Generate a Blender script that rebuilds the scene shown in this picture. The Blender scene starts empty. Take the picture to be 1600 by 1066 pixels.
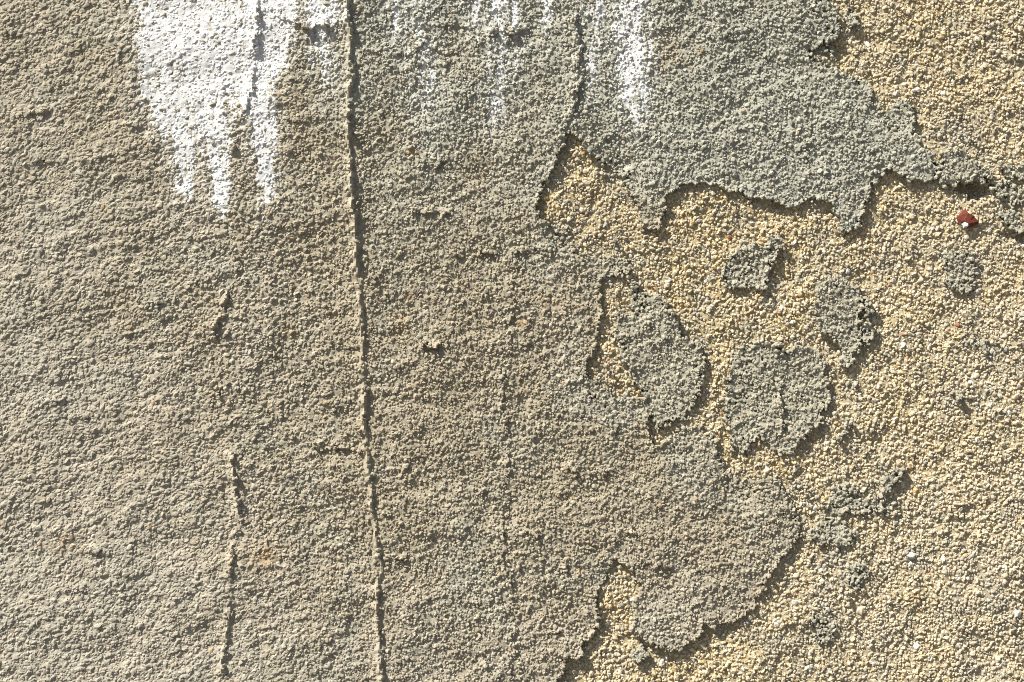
import bpy, math
import numpy as np
from mathutils import Vector

# ------------------------------------------------------------------ camera, sky, sun, exposure
S = 0.0005            # metres per unit of wall measure ("px": 1600 of them span the framed 0.8 m)
ZC = 1.25             # height of the framed centre above the ground
sc = bpy.context.scene
cam_d = bpy.data.cameras.new('camera')
cam = bpy.data.objects.new('camera', cam_d)
sc.collection.objects.link(cam)
cam_d.sensor_width = 36.0
cam_d.lens = 60.0
cam_d.clip_start = 0.01
cam_d.clip_end = 2000.0
cam.location = (0.0, -1.3333 - 0.003, ZC)
cam.rotation_euler = (math.radians(90), 0, 0)
sc.camera = cam

RAKE = math.radians(23.5)      # angle between the sunbeams and the wall face
FALL = math.radians(54.0)      # shadows fall to the lower right, this far below the horizontal
sun_dir = Vector((math.cos(FALL) * math.cos(RAKE), math.sin(RAKE), -math.sin(FALL) * math.cos(RAKE)))
world = bpy.data.worlds.new('World')
sc.world = world
world.use_nodes = True
wn = world.node_tree.nodes
wl = world.node_tree.links
wn.clear()
sky = wn.new('ShaderNodeTexSky')
sky.sky_type = 'NISHITA'
sky.sun_disc = False
sky.sun_elevation = math.asin(-sun_dir.z)
sky.sun_rotation = math.atan2(-sun_dir.x, -sun_dir.y)
bg = wn.new('ShaderNodeBackground')
bg.inputs['Strength'].default_value = 0.05
wo = wn.new('ShaderNodeOutputWorld')
wl.new(sky.outputs[0], bg.inputs['Color'])
wl.new(bg.outputs[0], wo.inputs['Surface'])

sun_d = bpy.data.lights.new('sun', 'SUN')
sun_d.energy = 5.0
sun_d.angle = math.radians(0.55)
sun_d.color = (1.0, 0.952, 0.855)
sun = bpy.data.objects.new('sun', sun_d)
sun.rotation_euler = sun_dir.to_track_quat('-Z', 'Y').to_euler()
sun.location = (-2, -2, 4)
sc.collection.objects.link(sun)

sc.view_settings.view_transform = 'Standard'
sc.view_settings.look = 'None'
sc.view_settings.gamma = 1.0
sc.view_settings.exposure = 0.8
sc.render.engine = 'CYCLES'
sc.cycles.use_denoising = False
sc.cycles.pixel_filter_type = 'BLACKMAN_HARRIS'
sc.cycles.filter_width = 1.05
sc.cycles.max_bounces = 6

# ------------------------------------------------------------------ helpers
rng = np.random.default_rng(11)
SP = 2.4                                    # grid spacing of the relief that carries the grains
nu, nv = 720, 490
U0, V0 = -64.0, -54.0
U1, V1 = U0 + SP * (nu - 1), V0 + SP * (nv - 1)
ug = U0 + SP * np.arange(nu)
vg = V0 + SP * np.arange(nv)
UU, VV = np.meshgrid(ug, vg)
fu = np.fft.rfftfreq(nu, SP)[None, :]
fv = np.fft.fftfreq(nv, SP)[:, None]


def noise(lu, lv=None, ang=0.0, lo=None):
    """smooth random field, unit deviation; lu / lv: feature size along / across the direction ang (degrees, up-right)"""
    lv = lu if lv is None else lv
    c, s = math.cos(math.radians(ang)), math.sin(math.radians(ang))
    a = fu * c - fv * s
    b = fu * s + fv * c
    k = np.exp(-0.5 * ((a * lu * 2.2) ** 2 + (b * lv * 2.2) ** 2))
    if lo:
        k = k * (1 - np.exp(-0.5 * ((fu * lo) ** 2 + (fv * lo) ** 2) * 4.8))
    k[0, 0] = 0
    f = np.fft.irfft2(np.fft.rfft2(rng.standard_normal((nv, nu))) * k, s=(nv, nu))
    return f / f.std()


def blur(f, su, sv=None):
    sv = su if sv is None else sv
    pu, pv = int(4 * su / SP) + 2, int(4 * sv / SP) + 2
    g = np.pad(f, ((pv, pv), (pu, pu)), mode='edge')
    a = np.fft.rfftfreq(g.shape[1], SP)[None, :]
    b = np.fft.fftfreq(g.shape[0], SP)[:, None]
    k = np.exp(-2 * math.pi ** 2 * ((a * su) ** 2 + (b * sv) ** 2))
    r = np.fft.irfft2(np.fft.rfft2(g) * k, s=g.shape)
    return r[pv:pv + nv, pu:pu + nu]


def inside(poly, wu, wv):
    """even-odd test of the (warped) grid points against a polygon"""
    p = np.array(poly, float)
    m = np.zeros(UU.shape, bool)
    i0, i1 = np.searchsorted(vg, [p[:, 1].min() - 30, p[:, 1].max() + 30])
    j0, j1 = np.searchsorted(ug, [p[:, 0].min() - 30, p[:, 0].max() + 30])
    x, y = wu[i0:i1, j0:j1], wv[i0:i1, j0:j1]
    r = np.zeros(x.shape, bool)
    q = np.roll(p, -1, axis=0)
    for (x0, y0), (x1, y1) in zip(p, q):
        if y0 == y1:
            continue
        r ^= ((y0 > y) != (y1 > y)) & (x < (x1 - x0) * (y - y0) / (y1 - y0) + x0)
    m[i0:i1, j0:j1] = r
    return m


def sample(f, u, v):
    j = np.clip(np.rint((u - U0) / SP).astype(int), 0, nu - 1)
    i = np.clip(np.rint((v - V0) / SP).astype(int), 0, nv - 1)
    return f[i, j]


def sstep(a, b, x):
    t = np.clip((x - a) / (b - a), 0, 1)
    return t * t * (3 - 2 * t)


def ledge(H, path, h, w, low=2.6, jag=0.45, warp=1.0, groove=0.24, rim=0.0):
    """a lip torn in the plaster: it swells towards the path on its left-hand side and drops off within `low` beyond it"""
    p = np.array(path, float)
    i0, i1 = np.searchsorted(vg, [p[:, 1].min() - 4 * w, p[:, 1].max() + 4 * w])
    j0, j1 = np.searchsorted(ug, [p[:, 0].min() - 4 * w, p[:, 0].max() + 4 * w])
    if i1 <= i0 or j1 <= j0:
        return
    x = UU[i0:i1, j0:j1] + warp * (WU - UU)[i0:i1, j0:j1]
    y = VV[i0:i1, j0:j1] + warp * (WV - VV)[i0:i1, j0:j1]
    best = np.full(x.shape, 1e9)
    sd = np.zeros(x.shape)
    tt = np.zeros(x.shape)
    L = np.hypot(*(p[1:] - p[:-1]).T)
    tot, acc = L.sum(), 0.0
    for k in range(len(p) - 1):
        d = (p[k + 1] - p[k]) / L[k]
        ax, ay = x - p[k, 0], y - p[k, 1]
        t = np.clip(ax * d[0] + ay * d[1], 0, L[k])
        r = np.hypot(ax - t * d[0], ay - t * d[1])
        n = r < best
        best[n] = r[n]
        sd[n] = (d[0] * ay - d[1] * ax)[n]
        tt[n] = (acc + t)[n]
        acc += L[k]
    taper = sstep(0, min(20, 0.3 * tot), tt) * sstep(0, min(20, 0.3 * tot), tot - tt)
    amp = h * taper * np.clip(1 + jag * RN[i0:i1, j0:j1], 0.1, 2.2)
    H[i0:i1, j0:j1] += amp * np.where(sd > 0, (1 - rim) * np.exp(-best / w) + rim * np.exp(-best / 3.2), np.clip(1 - best / low, 0, 1) - groove * np.exp(-((best - low - 1.5) / 2.6) ** 2))


def pit(H, u, v, ru, rv, d):
    x, y = (WU - u) / ru, (WV - v) / rv
    i0, i1 = np.searchsorted(vg, [v - 3 * rv - 8, v + 3 * rv + 8])
    j0, j1 = np.searchsorted(ug, [u - 3 * ru - 8, u + 3 * ru + 8])
    H[i0:i1, j0:j1] -= d * np.exp(-(x[i0:i1, j0:j1] ** 2 + y[i0:i1, j0:j1] ** 2) ** 1.5)


def world_xyz(u, v, h):
    return np.stack([(u - 800) * S, -h * S, ZC - (v - 533) * S], axis=-1)


def set_colour(me, col):
    at = me.color_attributes.new('pigment', 'FLOAT_COLOR', 'POINT')
    c = np.ones((len(col), 4), np.float32)
    c[:, :3] = col
    at.data.foreach_set('color', c.ravel())


def mesh_np(name, co, faces, mat, parent=None, col=None, smooth=True):
    me = bpy.data.meshes.new(name)
    k = faces.shape[1]
    me.vertices.add(len(co))
    me.vertices.foreach_set('co', np.ascontiguousarray(co, np.float32).ravel())
    me.loops.add(faces.size)
    me.loops.foreach_set('vertex_index', np.ascontiguousarray(faces, np.int32).ravel())
    me.polygons.add(len(faces))
    me.polygons.foreach_set('loop_start', np.arange(0, faces.size, k, dtype=np.int32))
    me.polygons.foreach_set('loop_total', np.full(len(faces), k, np.int32))
    me.polygons.foreach_set('use_smooth', np.full(len(faces), smooth, bool))
    me.update(calc_edges=True)
    if col is not None:
        set_colour(me, col)
    me.materials.append(mat)
    o = bpy.data.objects.new(name, me)
    sc.collection.objects.link(o)
    o.parent = parent
    return o


def sheet_tris(fmask, H, C):
    """vertices, triangles and pigments of the grid faces picked by fmask (nv-1, nu-1)"""
    fi, fj = np.nonzero(fmask)
    a = fi * nu + fj
    q = np.stack([a, a + nu, a + nu + 1, a + 1], axis=1)
    used, inv = np.unique(q, return_inverse=True)
    inv = inv.reshape(-1, 4)
    co = np.stack([UU.ravel()[used], VV.ravel()[used], H.ravel()[used]], -1)
    return co, np.concatenate([inv[:, [0, 1, 2]], inv[:, [0, 2, 3]]]), C.reshape(-1, 3)[used]


phi = (1 + 5 ** 0.5) / 2
ico = np.array([(-1, phi, 0), (1, phi, 0), (-1, -phi, 0), (1, -phi, 0), (0, -1, phi), (0, 1, phi), (0, -1, -phi), (0, 1, -phi), (phi, 0, -1), (phi, 0, 1), (-phi, 0, -1), (-phi, 0, 1)], float)
ico /= np.linalg.norm(ico[0])
icof = np.array([(0, 11, 5), (0, 5, 1), (0, 1, 7), (0, 7, 10), (0, 10, 11), (1, 5, 9), (5, 11, 4), (11, 10, 2), (10, 7, 6), (7, 1, 8), (3, 9, 4), (3, 4, 2), (3, 2, 6), (3, 6, 8), (3, 8, 9), (4, 9, 5), (2, 4, 11), (6, 2, 10), (8, 6, 7), (9, 8, 1)])
# a grain bedded in mortar: an icosahedron standing on a corner, that corner left out (11 corners, 15 faces)
capv = np.array([(0, 0, 1)] + [(0.894 * math.cos(2 * math.pi * k / 5), 0.894 * math.sin(2 * math.pi * k / 5), 0.447) for k in range(5)]
                + [(0.894 * math.cos(2 * math.pi * (k + 0.5) / 5), 0.894 * math.sin(2 * math.pi * (k + 0.5) / 5), -0.447) for k in range(5)])
capf = np.array([(0, 1 + k, 1 + (k + 1) % 5) for k in range(5)] + [(1 + k, 6 + k, 1 + (k + 1) % 5) for k in range(5)] + [(1 + (k + 1) % 5, 6 + k, 6 + (k + 1) % 5) for k in range(5)])
capf = capf[:, [0, 2, 1]]          # v runs down the wall, so the turn is mirrored


def grain_verts(u, v, z, a, b, c, th, jit=0.2, tilt=0.3):
    k = len(u)
    P = capv[None] * (1 + rng.uniform(-jit, jit, (k, 11, 1)))
    sp = rng.uniform(0, 6.283, k)
    cs, sn = np.cos(sp)[:, None], np.sin(sp)[:, None]
    x, y, h = P[..., 0] * cs - P[..., 1] * sn, P[..., 0] * sn + P[..., 1] * cs, P[..., 2]
    t1, t2 = rng.normal(0, tilt, k)[:, None], rng.normal(0, tilt, k)[:, None]
    x, h = x * np.cos(t1) + h * np.sin(t1), h * np.cos(t1) - x * np.sin(t1)
    y, h = y * np.cos(t2) + h * np.sin(t2), h * np.cos(t2) - y * np.sin(t2)
    x, y, h = x * a[:, None], y * b[:, None], h * c[:, None]
    ct, st = np.cos(th)[:, None], np.sin(th)[:, None]
    x, y = x * ct + y * st, -x * st + y * ct
    return np.stack([u[:, None] + x, v[:, None] + y, z[:, None] + h], -1)


def crust(name, fmask, H, C, grains, gcol, mat, parent, label=None):
    """one part: a piece of the coat's body with the grains bedded in it"""
    co, fa, cl = sheet_tris(fmask, H, C)
    k = len(grains)
    if len(fa) + k == 0:
        return None
    if k:
        gf = (capf[None] + 11 * np.arange(k)[:, None, None]).reshape(-1, 3) + len(co)
        co = np.concatenate([co, grains.reshape(-1, 3)])
        fa = np.concatenate([fa, gf])
        cl = np.concatenate([cl, np.repeat(gcol, 11, axis=0)])
    o = mesh_np(name, world_xyz(co[:, 0], co[:, 1], co[:, 2]), fa, mat, parent, cl, smooth=False)
    if label:
        o['label'] = label
    return o


def empty(name, loc):
    o = bpy.data.objects.new(name, None)
    o.location = loc
    o.empty_display_size = 0.1
    sc.collection.objects.link(o)
    return o


# ------------------------------------------------------------------ materials
def material(name, rough=0.95, spec=0.15, attr=True, base=(0.4, 0.35, 0.28), mottle=0.12, scale=900.0, bump=0.25, dist=0.0004):
    m = bpy.data.materials.new(name)
    m.use_nodes = True
    n, l = m.node_tree.nodes, m.node_tree.links
    b = n['Principled BSDF']
    b.inputs['Roughness'].default_value = rough
    b.inputs['Specular IOR Level'].default_value = spec
    tc = n.new('ShaderNodeTexCoord')
    tn = n.new('ShaderNodeTexNoise')
    tn.inputs['Scale'].default_value = scale
    tn.inputs['Detail'].default_value = 3.0
    l.new(tc.outputs['Object'], tn.inputs['Vector'])
    mr = n.new('ShaderNodeMapRange')
    mr.inputs['From Min'].default_value = 0.3
    mr.inputs['From Max'].default_value = 0.7
    mr.inputs['To Min'].default_value = 1 - mottle
    mr.inputs['To Max'].default_value = 1 + mottle
    l.new(tn.outputs['Fac'], mr.inputs['Value'])
    mx = n.new('ShaderNodeVectorMath')
    mx.operation = 'SCALE'
    if attr:
        at = n.new('ShaderNodeAttribute')
        at.attribute_name = 'pigment'
        l.new(at.outputs['Color'], mx.inputs[0])
    else:
        mx.inputs[0].default_value = base
    l.new(mr.outputs['Result'], mx.inputs['Scale'])
    l.new(mx.outputs[0], b.inputs['Base Color'])
    bp = n.new('ShaderNodeBump')
    bp.inputs['Strength'].default_value = bump
    bp.inputs['Distance'].default_value = dist
    l.new(tn.outputs['Fac'], bp.inputs['Height'])
    l.new(bp.outputs['Normal'], b.inputs['Normal'])
    return m


M_grey = material('grey_render')
M_base = material('sandy_undercoat')
M_sand = material('sand_grains', rough=0.8, spec=0.3, mottle=0.1, bump=0.15)
M_paint = material('white_paint', rough=0.75, spec=0.3, attr=False, base=(0.64, 0.64, 0.63), mottle=0.04)
M_brick = material('red_brick_clay', rough=0.8, spec=0.3, attr=False, base=(0.175, 0.045, 0.028), mottle=0.35, scale=700, bump=0.5)
M_fibre = material('dark_fibre', rough=0.6, attr=False, base=(0.03, 0.028, 0.025))
M_slab = material('masonry', attr=False, base=(0.36, 0.32, 0.26), scale=40)
M_ring = material('render_beyond', scale=330.0, mottle=0.1, bump=0.9, dist=0.002)
M_ground = material('ground_earth', attr=False, base=(0.10, 0.09, 0.075), mottle=0.3, scale=6, bump=0.4, dist=0.02)

# ------------------------------------------------------------------ the ground and the wall's body
gs = 400.0
g = mesh_np('ground', np.array([[-gs, -gs, 0], [gs, -gs, 0], [gs, gs, 0], [-gs, gs, 0]], float), np.array([[0, 1, 2, 3]]), M_ground)
g['kind'] = 'structure'

wall = empty('plastered_wall', (0, 0, 0))
wall['label'] = 'sunlit grey plastered wall flaking off a sandy cream undercoat, with white paint drips'
wall['category'] = 'wall'
wall['kind'] = 'thing'


def box(name, x0, x1, y0, y1, z0, z1, mat, parent):
    c = np.array([[x, y, z] for z in (z0, z1) for y in (y0, y1) for x in (x0, x1)], float)
    f = np.array([[0, 2, 3, 1], [4, 5, 7, 6], [0, 1, 5, 4], [2, 6, 7, 3], [0, 4, 6, 2], [1, 3, 7, 5]])
    return mesh_np(name, c, f, mat, parent, smooth=False)


box('masonry', -2.2, 2.2, 0.012, 0.26, 0.0, 2.5, M_slab, wall)

# ------------------------------------------------------------------ where the grey coat still holds
WU = UU + 2.4 * noise(10) + 2.0 * noise(4.5)
WV = VV + 2.4 * noise(10) + 2.0 * noise(4.5)
RN = noise(14)
E = 1250.0
main_sheet = [(-E, -E), (1300, -E), (1285, -60), (1293, 0), (1313, 30), (1314, 60), (1300, 65), (1285, 67), (1263, 78), (1270, 94), (1297, 102),
              (1330, 118), (1357, 133), (1361, 165), (1387, 174), (1415, 160), (1427, 163), (1430, 190), (1420, 214), (1436, 226), (1450, 244), (1462, 262), (1458, 284), (1447, 285), (1407, 280), (1397, 266), (1392, 258), (1376, 274), (1357, 292), (1350, 335), (1340, 350), (1322, 366),
              (1306, 362), (1314, 345), (1303, 330), (1290, 312), (1267, 308), (1252, 320), (1233, 324), (1214, 313), (1190, 310), (1160, 300), (1134, 294), (1108, 287), (1080, 284),
              (1062, 292), (1047, 304), (1039, 320), (1036, 345), (1015, 362), (999, 356), (993, 320), (985, 292), (960, 267), (933, 249), (910, 231), (900, 214), (893, 198),
              (886, 215), (878, 232), (867, 260), (852, 290), (843, 307), (837, 330), (850, 345), (872, 362), (890, 375), (897, 392), (927, 403), (957, 399), (987, 412),
              (984, 428), (944, 433), (937, 445), (940, 490), (934, 530), (926, 555), (915, 576), (927, 593), (960, 614), (990, 621), (1007, 626), (1013, 643),
              (1014, 676), (1021, 693), (1045, 688), (1060, 673), (1085, 664), (1110, 676), (1120, 700), (1130, 720), (1136, 745), (1160, 752), (1198, 745), (1216, 738),
              (1224, 765), (1250, 818), (1249, 838), (1231, 864), (1203, 890), (1190, 924), (1168, 957), (1146, 975), (1100, 984), (1084, 998), (1060, 1012), (1042, 1016), (1030, 1006),
              (1007, 996), (988, 985), (991, 950), (1000, 912), (994, 897), (981, 882), (957, 877), (947, 897), (936, 930), (933, 975), (914, 1003), (905, 1030), (884, 1028), (878, 1054),
              (866, 1070), (840, 1140), (820, 1140 + E), (-E, 1140 + E)]
flakes = [
    ('plaster_flake', 'tall curled grey flake beside the notched plaster edge',
     [(984, 440), (996, 440), (1000, 460), (1022, 456), (1040, 462), (1054, 503), (1074, 536), (1097, 538), (1102, 563), (1094, 610), (1074, 646), (1047, 663), (1021, 662), (1012, 633), (990, 598), (966, 560), (982, 540), (957, 527), (960, 503), (987, 490), (990, 466)]),
    ('plaster_flake', 'small squarish grey flake below the scalloped plaster edge',
     [(1160, 382), (1195, 385), (1210, 360), (1218, 372), (1208, 410), (1198, 430), (1195, 454), (1165, 452), (1135, 447), (1128, 425), (1140, 398)]),
    ('plaster_flake', 'pale grey flake with flat top and pointed lower tip',
     [(1283, 439), (1300, 431), (1340, 444), (1346, 456), (1344, 490), (1340, 505), (1345, 530), (1338, 555), (1322, 576), (1309, 560), (1316, 545), (1303, 528), (1280, 523), (1274, 490), (1274, 460)]),
    ('plaster_flake', 'thin grey sliver standing beside the pale flake',
     [(1351, 462), (1360, 470), (1361, 500), (1364, 525), (1352, 540), (1350, 515), (1353, 490)]),
    ('plaster_flake', 'broad rounded grey flake with a vertical rib in the middle',
     [(1150, 548), (1180, 533), (1230, 545), (1270, 540), (1288, 560), (1292, 600), (1296, 622), (1290, 645), (1275, 665), (1250, 690), (1236, 705), (1222, 714), (1202, 702), (1195, 680), (1175, 685), (1165, 707), (1145, 702), (1137, 670), (1131, 640), (1137, 600)]),
    ('plaster_flake', 'thin worn grey patch right of the pale flake, high on the sandy area',
     [(1475, 398), (1500, 393), (1520, 400), (1530, 425), (1518, 452), (1495, 455), (1480, 435)]),
    ('plaster_flake', 'ragged grey crumb patch near the sheet\'s rounded corner',
     [(1268, 834), (1285, 812), (1318, 812), (1335, 835), (1325, 856), (1300, 848), (1280, 850)]),
    ('plaster_flake', 'ragged grey strip above the crumb patch',
     [(1285, 790), (1300, 765), (1325, 755), (1345, 775), (1372, 786), (1390, 792), (1360, 802), (1330, 800), (1305, 806)]),
    ('plaster_flake', 'narrow grey rim remnant on the sandy area',
     [(1378, 748), (1392, 732), (1412, 730), (1416, 745), (1400, 750), (1385, 768), (1372, 772)]),
    ('plaster_flake', 'small round grey remnant low on the sandy area',
     [(1315, 905), (1328, 882), (1354, 880), (1363, 900), (1347, 915), (1322, 922)]),
    ('plaster_flake', 'lowest small grey remnant on the sandy area',
     [(1266, 962), (1288, 962), (1306, 984), (1300, 1002), (1284, 1012), (1274, 994)]),
    ('plaster_flake', 'tiny grey crumb with dark underside near the right edge',
     [(1512, 538), (1522, 522), (1534, 530), (1552, 534), (1546, 548), (1524, 546)]),
    ('plaster_flake', 'tiny grey crumb below the other right-hand crumb',
     [(1488, 615), (1500, 608), (1508, 634), (1498, 638)]),
    ('plaster_flake', 'small grey crumb under the broad rounded flake',
     [(1304, 690), (1320, 655), (1334, 650), (1330, 668), (1316, 690)]),
    ('plaster_flake', 'crumbling grey ledge overhanging the dark hollow',
     [(1466, 246), (1478, 228), (1498, 236), (1516, 250), (1540, 262), (1552, 276), (1534, 284), (1510, 284), (1492, 288), (1470, 294), (1464, 272)]),
    ('plaster_flake', 'thin grey crumb between the hollow and the right edge',
     [(1560, 262), (1580, 256), (1604, 262), (1640, 258), (1650, 276), (1604, 280), (1578, 278)]),
    ('plaster_flake', 'grey ledge crumb at the right edge below the hollow',
     [(1560, 335), (1580, 328), (1605, 340), (1690, 345), (1690, 372), (1605, 368), (1585, 360), (1568, 352)]),
    ('plaster_flake', 'grey crumb beside the hollow near the right edge',
     [(1552, 284), (1580, 288), (1600, 300), (1598, 318), (1575, 322), (1556, 305)]),
    ('plaster_flake', 'narrow grey crumb above the sheet\'s top right corner',
     [(1318, 20), (1330, 12), (1342, 30), (1338, 42), (1322, 40)]),
    ('plaster_flake', 'thin grey remnant at the sandy pocket near the bottom',
     [(985, 1020), (1000, 1008), (1012, 1022), (1004, 1036), (988, 1034)]),
]
fineN = noise(3.0)
raw = inside(main_sheet, WU, WV)
owner = np.zeros(UU.shape, np.int32)
for k, (_, _, poly) in enumerate(flakes):
    ins = inside(poly, WU, WV)
    raw |= ins
    owner[blur(ins.astype(float), 2.5) > 0.04] = k + 1
B = blur(raw.astype(float), 3.0)
# where the coat thins out softly instead of breaking off
thin = np.zeros(UU.shape)
for (x, y, r) in [(1300, 20, 40), (1290, 95, 35), (1345, 115, 25), (1400, 180, 30),  (1500, 425, 45), (1165, 620, 45), (1160, 560, 30), (960, 400, 30),
                  (940, 395, 25), (995, 470, 25), (1300, 830, 60), (1345, 780, 60), (1290, 985, 40), (1340, 900, 40), (1520, 535, 40), (1090, 680, 40),
                  (1160, 410, 30), (960, 255, 30), (980, 285, 25), (1580, 300, 40), (1150, 760, 35), (880, 370, 25), (940, 600, 30)]:
    thin = np.maximum(thin, np.exp(-((UU - x) ** 2 + (VV - y) ** 2) / r ** 2))
M = (B + (0.13 + 0.16 * thin + 0.06 * (owner > 0)) * fineN + 0.06 * noise(7)) > (0.5 + 0.05 * thin)

# ------------------------------------------------------------------ relief of the sandy undercoat
Hb = 1.3 * noise(60) + 0.9 * noise(22) + 0.45 * noise(9)
hollows = [(1524, 296, 27, 13, 26), (1300, 72, 16, 9, 8), (1545, 784, 7, 5, 7), (1430, 172, 8, 7, 6), (1312, 545, 22, 14, 6), (1352, 552, 12, 14, 5), (1263, 80, 10, 7, 4),
           (1125, 980, 22, 9, 4), (1468, 815, 10, 5, 4), (1320, 362, 14, 8, 3), (1590, 368, 24, 7, 7), (1555, 188, 7, 5, 4), (1300, 332, 9, 6, 5), (1215, 322, 14, 7, 5)]
for a in hollows:
    pit(Hb, *a)
for _ in range(36):
    pit(Hb, rng.uniform(840, 1690), rng.uniform(-60, 1130), rng.uniform(4, 9), rng.uniform(3, 6), rng.uniform(1.5, 4.5))
for _ in range(40):
    u, v = rng.uniform(840, 1680), rng.uniform(-60, 1130)
    L, an = rng.uniform(10, 38), rng.normal(0.25, 0.5)
    ledge(Hb, [(u, v), (u - L * math.cos(an), v + L * math.sin(an) + rng.normal(0, 3))], rng.uniform(1.5, 3.2), rng.uniform(8, 20))
Hbase = Hb.copy()

# ------------------------------------------------------------------ relief of the grey coat
thick = 8.3 + 1.5 * noise(70) + 0.6 * noise(25)
thick = thick * (1 - 0.5 * thin)
leftness = sstep(760, 120, UU)
body = 0.4 * Hb + thick + 0.45 * noise(34, 9, 12) + 0.3 * noise(12) + (0.25 + 0.25 * leftness) * noise(7.5, 4.5, 32)
rough_r = sstep(1000, 560, np.abs(UU - 1000) + 0.6 * np.abs(VV - 480))       # grittier middle right
lip = np.zeros(UU.shape)
main_ridge = [(540, -80), (539, -10), (545, 40), (549, 100), (544, 180), (548, 280), (555, 370), (561, 440), (566, 520), (567, 600), (572, 680), (578, 750), (586, 830), (595, 880), (590, 940), (592, 1000), (597, 1066), (600, 1150)]
ledge(lip, main_ridge, 7.6, 12, 5, 0.28, 0.55, 0.1, 0.45)
ledge(lip, main_ridge[:8], 2.6, 8, 9, 0.5, 0.7, 0.0, 0.4)
low_ridge = [(362, 690), (365, 740), (372, 790), (377, 820), (366, 850), (358, 900), (360, 940), (352, 1000), (348, 1066), (346, 1150)]
ledge(lip, low_ridge, 6.0, 9, 4, 0.45, 0.6, 0.1, 0.5)
stub_ridge = [(355, 448), (354, 470), (347, 494), (338, 510), (334, 545)]
ledge(lip, stub_ridge, 8.0, 7, 3, 0.4, 0.6)
ledge_ridge = [(899, 10), (900, 40), (906, 75), (903, 110), (897, 150), (893, 198)]
ledge(lip, ledge_ridge, 6.5, 7, 4, 0.5, 0.6)
paint_ridge = [(404, -40), (402, 0), (400, 60), (396, 120), (384, 165), (370, 205), (362, 250)]
ledge(lip, paint_ridge, 5.0, 6, 4, 0.5, 0.6, 0.0, 0.4)
for path, h, w in [
        ([(1266, 195), (1263, 245), (1265, 292)], 3.2, 6), ([(1222, 588), (1220, 630), (1226, 700)], 5.5, 6),
        ([(1351, 255), (1348, 300), (1346, 335)], 3.5, 7), ([(1010, 618), (1012, 650), (1016, 692)], 3, 8),
        ([(806, 420), (802, 470), (800, 540), (788, 600), (785, 650)], 3.1, 8), ([(790, 640), (796, 720), (790, 765), (785, 860), (795, 905), (806, 965), (800, 1066)], 2.8, 8),
        ([(530, 42), (500, 44), (470, 42), (448, 32), (425, 24)], 6.0, 8), ([(712, 340), (690, 332), (665, 334), (645, 326)], 4.0, 9), ([(645, 338), (644, 318)], 4, 6),
        ([(704, 536), (680, 541), (662, 540), (648, 558)], 4.6, 10), ([(575, 706), (540, 700), (512, 703), (480, 690), (440, 682)], 4.0, 9),
        ([(790, 395), (750, 396), (720, 400), (700, 392)], 3.2, 10), ([(870, 398), (830, 392), (790, 398)], 2.8, 9), ([(800, 772), (770, 776), (730, 766)], 3.6, 9),
        ([(970, 736), (925, 742), (890, 735), (860, 738)], 3.0, 9), ([(1066, 884), (1030, 886), (985, 880)], 3.5, 9), ([(915, 890), (880, 884), (850, 888)], 2.5, 9),
        ([(700, 250), (688, 262), (670, 262)], 3.4, 8), ([(668, 60), (650, 75), (632, 90)], 3.6, 8), ([(830, 50), (800, 50), (775, 55), (752, 68)], 4.0, 9), ([(745, 45), (700, 42), (670, 38)], 3, 8),
        ([(640, 870), (615, 874), (596, 880)], 4.0, 8), ([(860, 835), (820, 832), (790, 840)], 2.4, 9), ([(620, 800), (590, 804), (560, 798)], 2, 9),
        ([(880, 990), (862, 986), (850, 996)], 4.0, 9), ([(990, 820), (986, 838)], 4.5, 7), ([(80, 172), (62, 178), (45, 172)], 3.2, 9), ([(110, 618), (95, 628), (80, 634)], 3.2, 9),
        ([(1140, 340), (1120, 345)], 2, 6), ([(170, 850), (140, 862), (112, 866)], 2.8, 10), ([(1120, 30), (1140, 62)], 3.4, 7), ([(1300, 250), (1285, 262)], 2.4, 7),
        ([(345, 610), (338, 614)], 5, 6), ([(1085, 930), (1084, 965), (1090, 985)], 4.0, 6), ([(940, 1000), (914, 1010)], 4, 7), ([(1140, 480), (1130, 500)], 2, 6)]:
    ledge(lip, path, 1.2 * h, 0.8 * w, 1.6, 0.7)
for _ in range(110):
    u, v = rng.uniform(-60, 1400), rng.uniform(-60, 1130)
    L, an = rng.uniform(9, 34), rng.normal(0.35, 0.4)
    ledge(lip, [(u, v), (u - 0.5 * L * math.cos(an), v + 0.5 * L * math.sin(an) + rng.normal(0, 2)), (u - L * math.cos(an), v + L * math.sin(an) + rng.normal(0, 3))],
          rng.uniform(0.8, 2.2), rng.uniform(5, 10), 1.8)
for (u, v, a, b, d) in [(628, 493, 12, 5, 4), (785, 650, 7, 5, 5), (690, 262, 6, 4, 4), (343, 613, 8, 4, 4), (660, 625, 6, 4, 3), (845, 690, 8, 5, 4), (850, 697, 5, 4, 3), (955, 225, 6, 5, 5), (1000, 190, 4, 5, 4),
                        (967, 255, 14, 8, 3), (840, 545, 26, 5, 2), (1138, 44, 5, 5, 5), (1140, 66, 8, 4, 5), (1270, 205, 4, 6, 4), (990, 830, 6, 7, 4), (1070, 800, 5, 5, 3), (750, 995, 9, 4, 4), (745, 1030, 10, 5, 3), (808, 500, 5, 12, 3),
                        (790, 880, 4, 10, 3), (1255, 35, 9, 5, 4), (1268, 58, 10, 6, 4)]:
    pit(body, u, v, a, b, 0.8 * d)
for _ in range(90):
    pit(body, rng.uniform(-60, 1400), rng.uniform(-60, 1130), rng.uniform(2.5, 5), rng.uniform(2, 4), rng.uniform(1.2, 3.6))

body += 2.4 * sstep(0.96, 0.58, blur(M.astype(float), 5)) * (1 - 0.8 * thin) * np.clip(0.8 + 0.5 * noise(18), 0, 2)      # edges curl off the wall
Hg = body + lip
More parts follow.
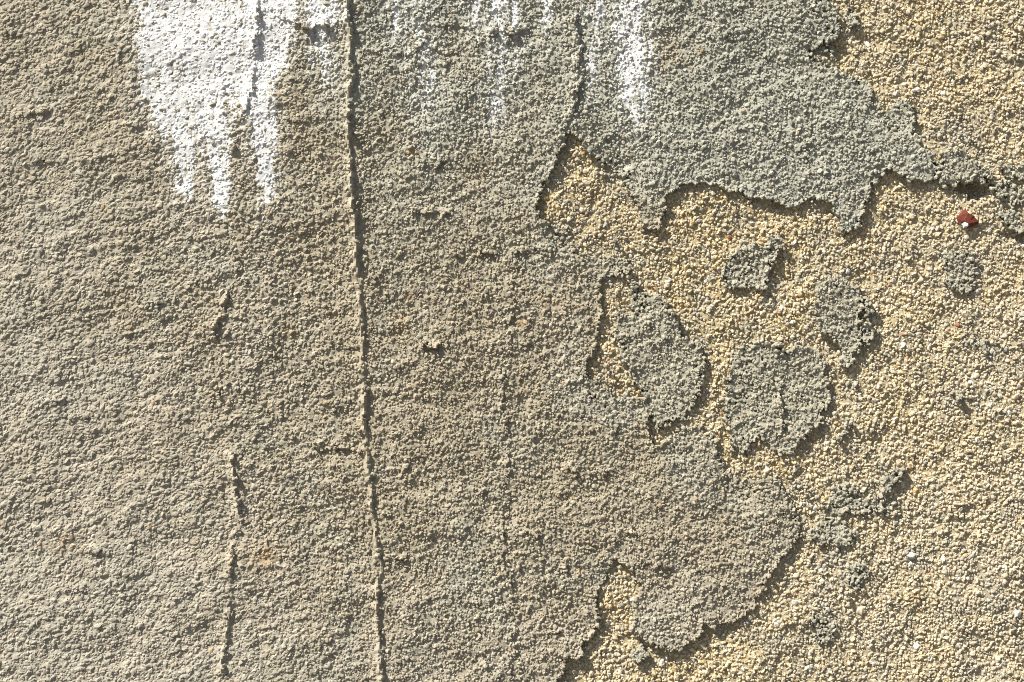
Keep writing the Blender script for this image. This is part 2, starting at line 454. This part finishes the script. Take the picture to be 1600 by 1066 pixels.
# ------------------------------------------------------------------ pigments (cement, lime, and a highlight painted on the lips)
def mixc(a, b, t):
    return a[..., :] * (1 - t[..., None]) + b[..., :] * t[..., None]


cool = np.array([0.358, 0.350, 0.290])
warm = np.array([0.345, 0.304, 0.225])
pale_tan = np.array([0.396, 0.360, 0.292])  # paler tan, mixed in towards the left and the bottom
fresh = np.array([0.356, 0.337, 0.266])
tone = np.clip(1.05 * sstep(520, 60, VV) * sstep(300, 720, UU) + 0.55 * sstep(850, 1150, UU) * sstep(1100, 300, VV) + 0.16 * noise(70) + 0.10 * noise(16), 0, 1)
paleness = np.clip(0.9 * sstep(620, 60, UU) * (0.55 + 0.45 * sstep(100, 800, VV)) + 0.45 * sstep(750, 1066, VV) + 0.14 * noise(60) + 0.08 * noise(14), 0, 1)
Cg = mixc(np.broadcast_to(warm, UU.shape + (3,)), np.broadcast_to(pale_tan, UU.shape + (3,)), paleness)
Cg = mixc(Cg, np.broadcast_to(cool, UU.shape + (3,)), tone)
Cg = mixc(Cg, np.broadcast_to(fresh, Cg.shape), np.clip((owner > 0) * 0.75 + 0.4 * thin, 0, 1))
Cg = Cg * (1 + 0.05 * noise(5) + 0.05 * noise(2.0))[..., None]
rust = np.zeros(UU.shape)
for (u, v, r, k) in [(645, 240, 9, 0.5), (640, 465, 8, 0.5), (415, 868, 22, 0.35), (105, 845, 18, 0.22), (815, 505, 10, 0.35), (905, 890, 5, 0.6), (625, 505, 16, 0.35), (455, 520, 12, 0.3), (1040, 80, 30, 0.25), (860, 470, 18, 0.2)]:
    rust = np.maximum(rust, k * np.exp(-((UU - u) ** 2 + (VV - v) ** 2) / r ** 2))
Cg = mixc(Cg, np.broadcast_to(np.array([0.42, 0.27, 0.12]), Cg.shape), np.clip(rust * (1 + 0.5 * noise(4)), 0, 0.8))

lip_highlight = np.clip(lip / 9.0, 0, 1) * 0.35
Cg = mixc(Cg, np.broadcast_to(np.array([0.43, 0.37, 0.285]), Cg.shape), lip_highlight)           # sandy mortar tint, also painting in the lips' sunlit highlight

# ------------------------------------------------------------------ white paint: runs from above
streaks = [
    ('broad white paint patch with three pointed drips', 0.95,
     [(214, -90), (214, 0), (208, 80), (222, 140), (248, 190), (290, 222), (330, 218), (360, 180), (400, 180), (430, 150), (447, 100), (462, 50), (468, -90)]),
    ('faint white paint run beside the main ridge', 0.66, [(476, -90), (478, 10), (492, 40), (492, 100), (498, 140), (508, 135), (512, 60), (528, 30), (530, -90)]),
    ('faint short white paint run', 0.60, [(632, -90), (640, 20), (648, 60), (650, 130), (655, 185), (668, 180), (668, 120), (660, 60), (655, -90)]),
    ('narrow white paint run crossing a small ledge', 0.68, [(762, -90), (766, 20), (768, 100), (770, 165), (778, 215), (788, 160), (790, 80), (792, 20), (794, -90)]),
    ('thin white paint run beside a torn lip', 0.74, [(912, -90), (916, 10), (920, 60), (922, 130), (930, 135), (936, 70), (938, 10), (940, -90)]),
    ('long white paint run nearest the sandy patch', 0.80, [(952, -90), (958, 0), (968, 50), (972, 110), (978, 160), (984, 204), (994, 200), (1000, 150), (1003, 90), (1006, 30), (1006, -90)]),
]
PU = WU + 7.0 * noise(6, 60, 0) + 3.0 * noise(3, 20, 0)
PV = WV + 9.0 * noise(4, 60, 0)
drips = [[(264, 180), (302, 180), (304, 250), (302, 288), (293, 318), (283, 305), (273, 255)],
         [(320, 170), (357, 170), (359, 250), (360, 305), (354, 342), (345, 344), (335, 312), (327, 260)],
         [(391, 130), (429, 130), (431, 220), (430, 284), (421, 322), (410, 322), (402, 292), (395, 230)]]
streaks += [
    ('hair-thin white paint thread left of the narrow run', 0.78, [(738, -90), (747, -90), (747, 40), (743, 95), (738, 40)]),
    ('hair-thin white paint thread right of the narrow run', 0.78, [(800, -90), (809, -90), (809, 60), (805, 130), (800, 60)]),
    ('short white paint thread halfway to the torn lip', 0.76, [(850, -90), (859, -90), (859, 20), (855, 70), (850, 20)]),
    ('short white paint thread next to the faint short run', 0.76, [(612, -90), (622, -90), (622, 30), (618, 80), (613, 30)]),
]
vert = 0.75 * noise(2.6, 26, 0) + 0.65 * noise(5, 40, 0) + 0.4 * noise(7)
gritN = noise(2.2)
wash = np.zeros(UU.shape)
paint_id = np.zeros(UU.shape, np.int32)
dens_best = np.zeros(UU.shape)
for k, (_, w, poly) in enumerate(streaks):
    if k == 0:
        m = blur(inside(poly, PU, PV).astype(float), 9, 16)
        dr = np.zeros(UU.shape)
        for p in drips:
            dr = np.maximum(dr, inside(p, WU, WV).astype(float))
        m = np.maximum(m, blur(dr, 3.6, 9))
    else:
        m = blur(inside(poly, PU if k < 6 else WU, PV).astype(float), 4.5 if k < 6 else 2.4, 12)
    d = np.clip(m * (w + (0.30 if k else 0.1)), 0, 1)
    wash = np.maximum(wash, np.clip(blur(m, 14, 30) * (1.35 if k else 0.8), 0, 1))
    n = d > dens_best
    dens_best[n] = d[n]
    paint_id[n] = k + 1
pm = (dens_best + dens_best ** 0.5 * (0.30 * vert + 0.20 * gritN)) > 0.5
pm &= M
bare = np.exp(-((UU - 374) / 15.0) ** 2) * sstep(140, 200, VV)
bare = np.maximum(bare, 0.95 * np.exp(-((UU - 306) / 6.0) ** 2) * sstep(60, 200, VV))
bare = np.maximum(bare, 0.9 * np.exp(-((UU - 421) / 5.0) ** 2) * sstep(80, 120, VV) * sstep(215, 180, VV))
pm &= ~((bare + 0.2 * vert) > 0.75)
# lips shed the paint
pm &= ~((lip > 4.2) & (gritN > -0.6))
thinwash = np.clip(wash * (0.60 + 0.36 * vert + 0.25 * gritN), 0, 0.85)
Cg = mixc(Cg, np.broadcast_to(np.array([0.74, 0.74, 0.72]), Cg.shape), thinwash)
pmb = blur(pm.astype(float), 2)
Hg = Hg * (1 - 0.6 * pmb) + (blur(body, 12) + lip + 0.5) * 0.6 * pmb

# undercoat colours
pale = sstep(1100, 1600, UU) * 0.5 + sstep(500, 1000, VV) * sstep(1050, 1500, UU) * 0.4 + 0.15 * noise(60)
greyish = np.clip(0.14 + 0.18 * blur(M.astype(float), 12) + 0.16 * noise(30) + 0.5 * sstep(0.9, 1.9, noise(8)) * (0.25 + sstep(0.0, 0.15, blur(M.astype(float), 30))) + 0.2 * thin, 0, 0.9)
cream = np.array([0.52, 0.435, 0.275])
bone = np.array([0.55, 0.49, 0.375])
Cb = mixc(np.broadcast_to(cream, UU.shape + (3,)), np.broadcast_to(bone, UU.shape + (3,)), np.clip(pale, 0, 1))
Cb = mixc(Cb, np.broadcast_to(np.array([0.34, 0.325, 0.275]), Cb.shape), greyish * 0.5)
Cb = Cb * np.array([0.80, 0.77, 0.70])

# ------------------------------------------------------------------ build the undercoat sheet
nearM = blur(M.astype(float), 5)
Hb_sheet = Hbase - 0.6 + 0.5 * noise(3.2)
ci, cj = np.meshgrid(np.arange(0, nv - 1, 2), np.arange(0, nu - 1, 2), indexing='ij')
hid = blur(M.astype(float), 8)[ci, cj] > 0.97                  # under the coat it lies a little deeper
co_ = world_xyz(UU[ci, cj].ravel(), VV[ci, cj].ravel(), (Hb_sheet[ci, cj] - 3.0 * hid).ravel())
n1, n2 = ci.shape
qi, qj = np.meshgrid(np.arange(n1 - 1), np.arange(n2 - 1), indexing='ij')
qa = (qi * n2 + qj).ravel()
base_coat = mesh_np('undercoat', co_, np.stack([qa, qa + n2, qa + n2 + 1, qa + 1], 1), M_base, wall, Cb[ci, cj].reshape(-1, 3))
base_coat['label'] = 'sandy cream undercoat laid bare where the grey plaster fell'

# ------------------------------------------------------------------ grey coat: sheets, lips and flakes
Hgrey = np.where(M, Hg, Hbase - 2.5)
fM = M[:-1, :-1] | M[1:, :-1] | M[:-1, 1:] | M[1:, 1:]
fo = owner[:-1, :-1]


def near_path(path, r):
    p = np.array(path, float)
    best = np.full(UU.shape, 1e9)
    i0, i1 = np.searchsorted(vg, [p[:, 1].min() - r - 4, p[:, 1].max() + r + 4])
    j0, j1 = np.searchsorted(ug, [p[:, 0].min() - r - 4, p[:, 0].max() + r + 4])
    x, y = WU[i0:i1, j0:j1] + 3, WV[i0:i1, j0:j1]
    for k in range(len(p) - 1):
        d = p[k + 1] - p[k]
        L = np.hypot(*d)
        d = d / L
        t = np.clip((x - p[k, 0]) * d[0] + (y - p[k, 1]) * d[1], 0, L)
        best[i0:i1, j0:j1] = np.minimum(best[i0:i1, j0:j1], np.hypot(x - p[k, 0] - t * d[0], y - p[k, 1] - t * d[1]))
    return (best < r)[:-1, :-1]


ridges = [('long vertical plaster lip running from top to bottom', main_ridge, 8), ('short ragged vertical lip in the lower left', low_ridge, 6),
          ('stub of a vertical lip left of the long one', stub_ridge, 6), ('torn lip running down into the sandy patch', ledge_ridge, 6), ('lip bared between the white drips', paint_ridge, 6)]
mr = np.array(main_ridge, float)
part = np.where(UU > np.interp(VV, mr[:, 1], mr[:, 0]), 2, 1)[:-1, :-1]
for k, (lab, path, r) in enumerate(ridges):
    part[near_path(path, r)] = 10 + k
fp = pm[:-1, :-1]
part = np.where(fp, 20 + paint_id[:-1, :-1], part)
part = np.where(fo > 0, 40 + fo, part)
part_v = np.pad(part, ((0, 1), (0, 1)), mode='edge')

# grains of sand coated in cement, bedded in the body of the coat
cell = 3.42
nx, ny = int((U1 - U0) / cell), int((V1 - V0) / cell)
gu, gv = np.meshgrid(U0 + (np.arange(nx) + 0.5) * cell, V0 + (np.arange(ny) + 0.5) * cell)
gu = (gu + rng.uniform(-0.7, 0.7, gu.shape) * cell).ravel()
gv = (gv + rng.uniform(-0.7, 0.7, gv.shape) * cell).ravel()
size = 1 + 0.16 * sample(leftness, gu, gv)
keep = (rng.random(len(gu)) < 1 / size ** 2) & sample(M, gu, gv)
# the bare faces of the lips are smoother
du = gu - np.interp(gv, mr[:, 1], mr[:, 0]) + sample(WU - UU, gu, gv) * 0.4
keep &= rng.random(len(gu)) > 0.16 * sample(rough_r, gu, gv)
keep &= ~((du <= 0) & (du > -5.5) & (rng.random(len(gu)) < 0.8))
keep &= ~((du > 0) & (du < 8) & (rng.random(len(gu)) < 0.75))
keep &= ~(np.isin(sample(part_v, gu, gv), [11, 12]) & (rng.random(len(gu)) < 0.4))
gu, gv, size = gu[keep], gv[keep], size[keep]
N = len(gu)
lf = sample(leftness, gu, gv)
rr = sample(rough_r, gu, gv)
ln = np.clip(np.exp(rng.normal(-0.03, 0.36, N)), 0.45, 2.0) * size
asp = 1 + 0.5 * lf * rng.random(N) + 0.2 * rng.random(N)
rad = 2.05 - 0.15 * lf
ra, rb = rad * ln * asp, rad * ln / np.sqrt(asp)
th = np.radians(rng.normal(32, 28, N) * (0.4 + 0.6 * lf)) + rng.uniform(-1.6, 1.6, N) * (1 - lf)
z = sample(Hg, gu, gv) + rng.normal(0, 0.5, N) * (0.7 - 0.15 * lf + 0.9 * rr) + 0.25 * sample(noise(6.5), gu, gv) - 0.2
gid = sample(part_v, gu, gv)
# fringe of the paint: single grains that took it, or shed it
dn = sample(dens_best, gu, gv)
rnd = rng.random(N)
took = (gid < 3) & (dn > 0.08) & (rnd < 0.75 * dn)
gid[took] = 20 + sample(paint_id, gu, gv)[took]
shed = (gid > 20) & (gid < 40) & (rnd < 0.05 + 0.9 * np.clip(0.88 - dn, 0, 1))
gid[shed] = np.where(gu < np.interp(gv, mr[:, 1], mr[:, 0]), 1, 2)[shed]
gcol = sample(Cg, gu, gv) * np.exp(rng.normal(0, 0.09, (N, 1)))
bare_s = rng.random(N) < 0.012
gcol[bare_s] = gcol[bare_s] * 0.5 + 0.5 * np.array([0.45, 0.30, 0.15])
is_p = (gid > 20) & (gid < 40)
z[is_p] -= 0.55
ra[is_p] *= 0.95
rb[is_p] *= 0.95
GV = grain_verts(gu, gv, z, ra, rb, (1.72 - 0.38 * lf + 0.5 * rr) * ln ** 0.8 * np.where(is_p, 0.8, 1.0), th, 0.3, 0.4)

parts = {}


def make(pid, name, mat, parent, label):
    sel = gid == pid
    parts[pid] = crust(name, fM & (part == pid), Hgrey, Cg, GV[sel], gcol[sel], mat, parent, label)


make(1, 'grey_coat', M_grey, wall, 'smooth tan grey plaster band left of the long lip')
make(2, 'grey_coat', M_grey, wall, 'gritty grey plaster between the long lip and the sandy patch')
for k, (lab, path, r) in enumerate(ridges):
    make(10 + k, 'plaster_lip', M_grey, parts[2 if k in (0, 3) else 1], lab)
for k, (lab, _, _) in enumerate(streaks):
    make(21 + k, 'paint_run', M_paint, parts[1 if k < 2 else 2], lab)
for k, (nm, lab, _) in enumerate(flakes):
    make(41 + k, nm, M_grey, wall, lab)

# ------------------------------------------------------------------ sand: thousands of small grains bedded in the undercoat
cell = 3.55
nx, ny = int((U1 - 830) / cell), int((V1 - V0) / cell)
su, sv = np.meshgrid(830 + (np.arange(nx) + 0.5) * cell, V0 + (np.arange(ny) + 0.5) * cell)
su = (su + rng.uniform(-0.8, 0.8, su.shape) * cell).ravel()
sv = (sv + rng.uniform(-0.8, 0.8, sv.shape) * cell).ravel()
keep = (sample(nearM, su, sv) < 0.62) & ~((sample(nearM, su, sv) > 0.3) & sample(M, su, sv)) & (su < U1 - 3) & (sv < V1 - 3)
su, sv = su[keep], sv[keep]
n = len(su)
sr = np.clip(2.12 * np.exp(rng.normal(0, 0.33, n)), 1.1, 4.4)
sz = sample(Hbase, su, sv) + rng.normal(0, 0.75, n) + 0.65 * sample(noise(6), su, sv) - 0.3
palette = np.array([(0.52, 0.44, 0.30), (0.55, 0.48, 0.36), (0.64, 0.60, 0.51), (0.45, 0.41, 0.33), (0.50, 0.37, 0.19), (0.38, 0.21, 0.10), (0.28, 0.27, 0.24), (0.55, 0.45, 0.27)])
probs = np.array([0.40, 0.30, 0.05, 0.11, 0.03, 0.004, 0.02, 0.09])
pick = rng.choice(len(palette), n, p=probs / probs.sum())
scol = np.array([1.08, 1.05, 0.97]) * palette[pick] * np.exp(rng.normal(0, 0.10, (n, 1)))
pg = np.clip(sample(pale, su, sv), 0, 1)[:, None]
scol = scol * (1 - 0.35 * pg) + np.array([0.55, 0.49, 0.405]) * 0.35 * pg
gy = np.clip(sample(greyish, su, sv) * 1.1 + rng.normal(0, 0.12, n), 0, 0.85)[:, None]
scol = scol * (1 - gy) + np.array([0.36, 0.345, 0.295]) * gy
asp = rng.uniform(0.75, 1.35, n)
SV = grain_verts(su, sv, sz, sr * asp, sr / asp, sr * rng.uniform(0.75, 1.15, n), rng.uniform(0, 3.14, n), 0.28, 0.5)
fa = (capf[None] + 11 * np.arange(n)[:, None, None]).reshape(-1, 3)
co = SV.reshape(-1, 3)
sand = mesh_np('sand', world_xyz(co[:, 0], co[:, 1], co[:, 2]), fa, M_sand, base_coat, np.repeat(scol, 11, axis=0), smooth=False)
sand['kind'] = 'stuff'
sand['label'] = 'fine cream sand grains bedded in the undercoat'

# the coarsest grains, one by one
kinds = {'cream': (0.58, 0.50, 0.36), 'white': (0.76, 0.74, 0.68), 'ochre': (0.52, 0.37, 0.17), 'orange': (0.42, 0.24, 0.13), 'grey': (0.36, 0.35, 0.32), 'rust': (0.30, 0.13, 0.07), 'bluish': (0.20, 0.24, 0.30)}
kmat = {k: material(k + '_stone', rough=0.7, spec=0.35, attr=False, base=c, mottle=0.18, bump=0.3) for k, c in kinds.items()}
stones = {}


def stone_mesh(kind, var):
    if (kind, var) not in stones:
        r2 = np.random.default_rng(100 + var)
        P = ico * (1 + r2.uniform(-0.34, 0.3, (12, 1)))
        ed = {}
        pts, fs = list(P), []
        for f in icof:
            mid = []
            for a, b in ((f[0], f[1]), (f[1], f[2]), (f[2], f[0])):
                kx = (min(a, b), max(a, b))
                if kx not in ed:
                    mpt = (P[a] + P[b]) / 2
                    ed[kx] = len(pts)
                    pts.append(mpt * r2.uniform(0.95, 1.12))
                mid.append(ed[kx])
            a, b, c = f
            fs += [(a, mid[0], mid[2]), (b, mid[1], mid[0]), (c, mid[2], mid[1]), tuple(mid)]
        me = bpy.data.meshes.new('sand_grain')
        me.from_pydata([tuple(p) for p in pts], [], fs)
        me.materials.append(kmat[kind])
        stones[(kind, var)] = me
    return stones[(kind, var)]


def put_stone(u, v, d, kind, flat=0.8, dh=0.0):
    o = bpy.data.objects.new('sand_grain', stone_mesh(kind, int(rng.integers(5))))
    r = d / 2 * S
    h = float(sample(Hbase, np.array([u]), np.array([v]))[0]) + dh + 0.02 * d
    if sample(M, np.array([u]), np.array([v]))[0]:
        h = float(sample(Hg, np.array([u]), np.array([v]))[0]) + dh - 0.25 * d
    o.location = ((u - 800) * S, -h * S, ZC - (v - 533) * S)
    o.scale = (r * rng.uniform(0.85, 1.2), r * flat, r * rng.uniform(0.75, 1.05))
    o.rotation_euler = (rng.normal(0, 0.3), rng.uniform(0, 6.28), rng.normal(0, 0.3))
    o.parent = base_coat
    sc.collection.objects.link(o)
    return o


for u, v, d, kd in [(1098, 304, 8, 'orange'), (1180, 333, 8, 'orange'), (1067, 338, 8, 'orange'), (1141, 370, 10, 'rust'), (955, 548, 10, 'rust'), (952, 567, 7, 'orange'), (1034, 445, 8, 'orange'), (968, 498, 7, 'rust'),
                    (1107, 617, 8, 'bluish'), (1307, 660, 11, 'ochre'), (1366, 500, 9, 'white'), (1412, 521, 10, 'orange'), (1420, 560, 8, 'orange'), (1497, 508, 10, 'rust'), (1411, 540, 12, 'white'), (1516, 598, 10, 'white'),
                    (1528, 586, 13, 'cream'), (1425, 868, 16, 'white'), (1289, 858, 12, 'orange'), (1289, 1044, 9, 'orange'), (1282, 1042, 9, 'ochre'), (1243, 929, 9, 'orange'), (1244, 900, 10, 'cream'), (1243, 942, 12, 'white'),
                    (1395, 895, 11, 'cream'), (1268, 792, 9, 'cream'), (1253, 788, 8, 'white'), (1475, 52, 9, 'ochre'), (1537, 80, 8, 'ochre'), (1561, 79, 10, 'cream'), (1409, 174, 6, 'ochre'),
                    (1450, 173, 10, 'ochre'), (1246, 330, 8, 'ochre'), (930, 292, 8, 'ochre'), (915, 285, 12, 'cream'), (912, 338, 10, 'orange'), (912, 240, 9, 'ochre'), (985, 800, 10, 'cream'), (1035, 1033, 10, 'white'), (995, 1026, 18, 'grey'),
                    (988, 938, 9, 'white'), (1100, 890, 9, 'cream'), (1200, 735, 9, 'white'), (1400, 145, 9, 'white'), (1348, 100, 8, 'white'), (1432, 767, 9, 'ochre'), (1550, 785, 7, 'orange'), (1260, 1046, 9, 'cream'), (1345, 955, 15, 'cream'),
                    (1480, 990, 10, 'cream'), (1572, 900, 9, 'cream'), (1500, 905, 10, 'white'), (1590, 960, 14, 'white'), (1083, 430, 9, 'grey'), (1103, 440, 9, 'white'), (1050, 620, 0, 'grey'), (1470, 420, 9, 'ochre'), (1250, 460, 11, 'ochre'),
                    (1222, 480, 9, 'white'), (1248, 456, 9, 'cream'), (1326, 424, 8, 'white'), (1365, 425, 9, 'orange'), (905, 891, 6, 'ochre'), (640, 465, 5, 'orange'), (1540, 655, 8, 'orange'), (1596, 602, 7, 'rust')]:
    if d:
        put_stone(u, v, d * (0.8 if kd in ('orange', 'rust') else 0.95), kd)
put_stone(1431, 214, 13, 'cream', 1.0, 7)
cnt = 0
while cnt < 225:
    u, v = rng.uniform(850, 1660), rng.uniform(-40, 1110)
    if sample(nearM, np.array([u]), np.array([v]))[0] > 0.05:
        continue
    put_stone(u, v, rng.uniform(7.5, 10.5), rng.choice(['cream', 'white', 'ochre', 'grey', 'orange', 'rust'], p=[0.74, 0.11, 0.05, 0.10, 0.0, 0.0]))
    cnt += 1

# ------------------------------------------------------------------ the red brick chip
import bmesh


def chip(name, pts, thickpx, mat, label, u0, v0):
    """an angular fragment: convex pieces of a broken brick"""
    bm = bmesh.new()
    h0 = float(sample(Hbase, np.array([u0]), np.array([v0]))[0])
    for poly in pts:
        vs = []
        for (u, v, h) in poly:
            vs.append(bm.verts.new(((u - 800) * S, -(h0 + h) * S, ZC - (v - 533) * S)))
            vs.append(bm.verts.new(((u - 800 + (u0 - u) * -0.1) * S, -(h0 - thickpx) * S, ZC - (v - 533 + (v0 - v) * -0.1) * S)))
        r = bmesh.ops.convex_hull(bm, input=vs)
        bmesh.ops.delete(bm, geom=[e for e in r['geom_interior'] if isinstance(e, bmesh.types.BMVert)], context='VERTS')
    bmesh.ops.recalc_face_normals(bm, faces=bm.faces)
    me = bpy.data.meshes.new(name)
    bm.to_mesh(me)
    bm.free()
    me.materials.append(mat)
    o = bpy.data.objects.new(name, me)
    sc.collection.objects.link(o)
    o.parent = wall
    o['label'] = label
    return o


chip('brick_chip', [[(1494, 341, 5), (1506, 328, 6.5), (1511, 332, 8.5), (1506, 346, 7), (1497, 349, 4)],
                    [(1507, 333, 6), (1511, 333, 8.5), (1519, 337, 7.5), (1513, 352, 7.5), (1505, 345, 8)],
                    [(1516, 340, 7), (1528, 346, 5), (1524, 352, 3.5), (1513, 356, 4.5), (1512, 350, 8.5), (1520, 337, 6)]],
     6, M_brick, 'dark red brick chip embedded near the right edge', 1510, 343)
put_stone(1508, 352, 11, 'white', 0.9, 5)

# ------------------------------------------------------------------ hair-thin dark fibres stuck to the wall, lower right
def fibre(path, r=0.6):
    p = [np.array([u, v, float(sample(Hbase, np.array([u]), np.array([v]))[0]) + 3.4]) for u, v in path]
    co, fa = [], []
    for k, c in enumerate(p):
        d = p[min(k + 1, len(p) - 1)] - p[max(k - 1, 0)]
        d = d / np.linalg.norm(d)
        side = np.cross(d, (0, 0, 1.0))
        side /= np.linalg.norm(side)
        up = np.cross(side, d)
        rk = r * (0.5 if k in (0, len(p) - 1) else 1)
        co += [c + rk * side, c + rk * up, c - rk * side, c - rk * up]
        if k:
            b = 4 * (k - 1)
            fa += [(b + q, b + (q + 1) % 4, b + 4 + (q + 1) % 4, b + 4 + q) for q in range(4)]
    co = np.array(co)
    return mesh_np('fibre', world_xyz(co[:, 0], co[:, 1], co[:, 2]), np.array(fa), M_fibre, wall)


for path in [[(1582, 963), (1590, 966), (1604, 967)], [(1580, 988), (1587, 994), (1602, 1000)], [(1572, 1052), (1584, 1060), (1592, 1063)], [(1491, 955), (1497, 962), (1499, 972)],
             [(1433, 712), (1436, 722)], [(1545, 284), (1570, 290), (1600, 287)], [(1418, 990), (1420, 1006)]]:
    fibre(path)

# ------------------------------------------------------------------ the rest of the wall, beyond the finely built field
def ring():
    def axis(lo, hi, a, b):
        x = [lo]
        s = 12.0
        out = []
        while x[-1] > a:
            x.append(x[-1] - s)
            s *= 1.05
        y = [hi]
        s = 12.0
        while y[-1] < b:
            y.append(y[-1] + s)
            s *= 1.05
        mid = list(np.linspace(lo, hi, 80))
        return np.array(sorted(x[1:]) + mid + y[1:]), len(x) - 1, len(x) - 1 + 79
    us, ia, ib = axis(U0 + 6, U1 - 8, -3500, 5100)
    vs, ja, jb = axis(V0 + 6, V1 - 8, -1960, 3030)
    A, Bv = np.meshgrid(us, vs)
    grey = A < 1000 + 300 * np.sin(Bv / 300.0) * 0.3
    h = np.where(A < 900, 5.0, 0.5) + rng.normal(0, 0.8, A.shape)
    h = np.where((A >= 900) & (A < 1300) & (Bv < 0), 4.0, h)
    gm = (A < 860) | ((A < 1290) & (Bv < 300))
    col = np.where(gm[..., None], np.array([0.35, 0.32, 0.255]), np.array([0.52, 0.455, 0.33]))
    nU = len(us)
    fi, fj = np.meshgrid(np.arange(len(vs) - 1), np.arange(nU - 1), indexing='ij')
    hole = (fi >= ja) & (fi < jb) & (fj >= ia) & (fj < ib)
    fi, fj = fi[~hole], fj[~hole]
    a = fi * nU + fj
    q = np.stack([a, a + nU, a + nU + 1, a + 1], 1)
    used, inv = np.unique(q, return_inverse=True)
    zz = np.minimum(Bv, 533 + ZC / S)
    co = world_xyz(A.ravel()[used], zz.ravel()[used], h.ravel()[used])
    return mesh_np('plaster_beyond', co, inv.reshape(-1, 4), M_ring, wall, col.reshape(-1, 3)[used])


ring()['label'] = 'grey and sandy plaster around the flaking patch'
tot = sum(len(o.data.loops) - 2 * len(o.data.polygons) for o in sc.objects if o.type == 'MESH')
print('TRIANGLES', tot, 'objects', len(sc.objects), 'sand', n, 'grains', N)
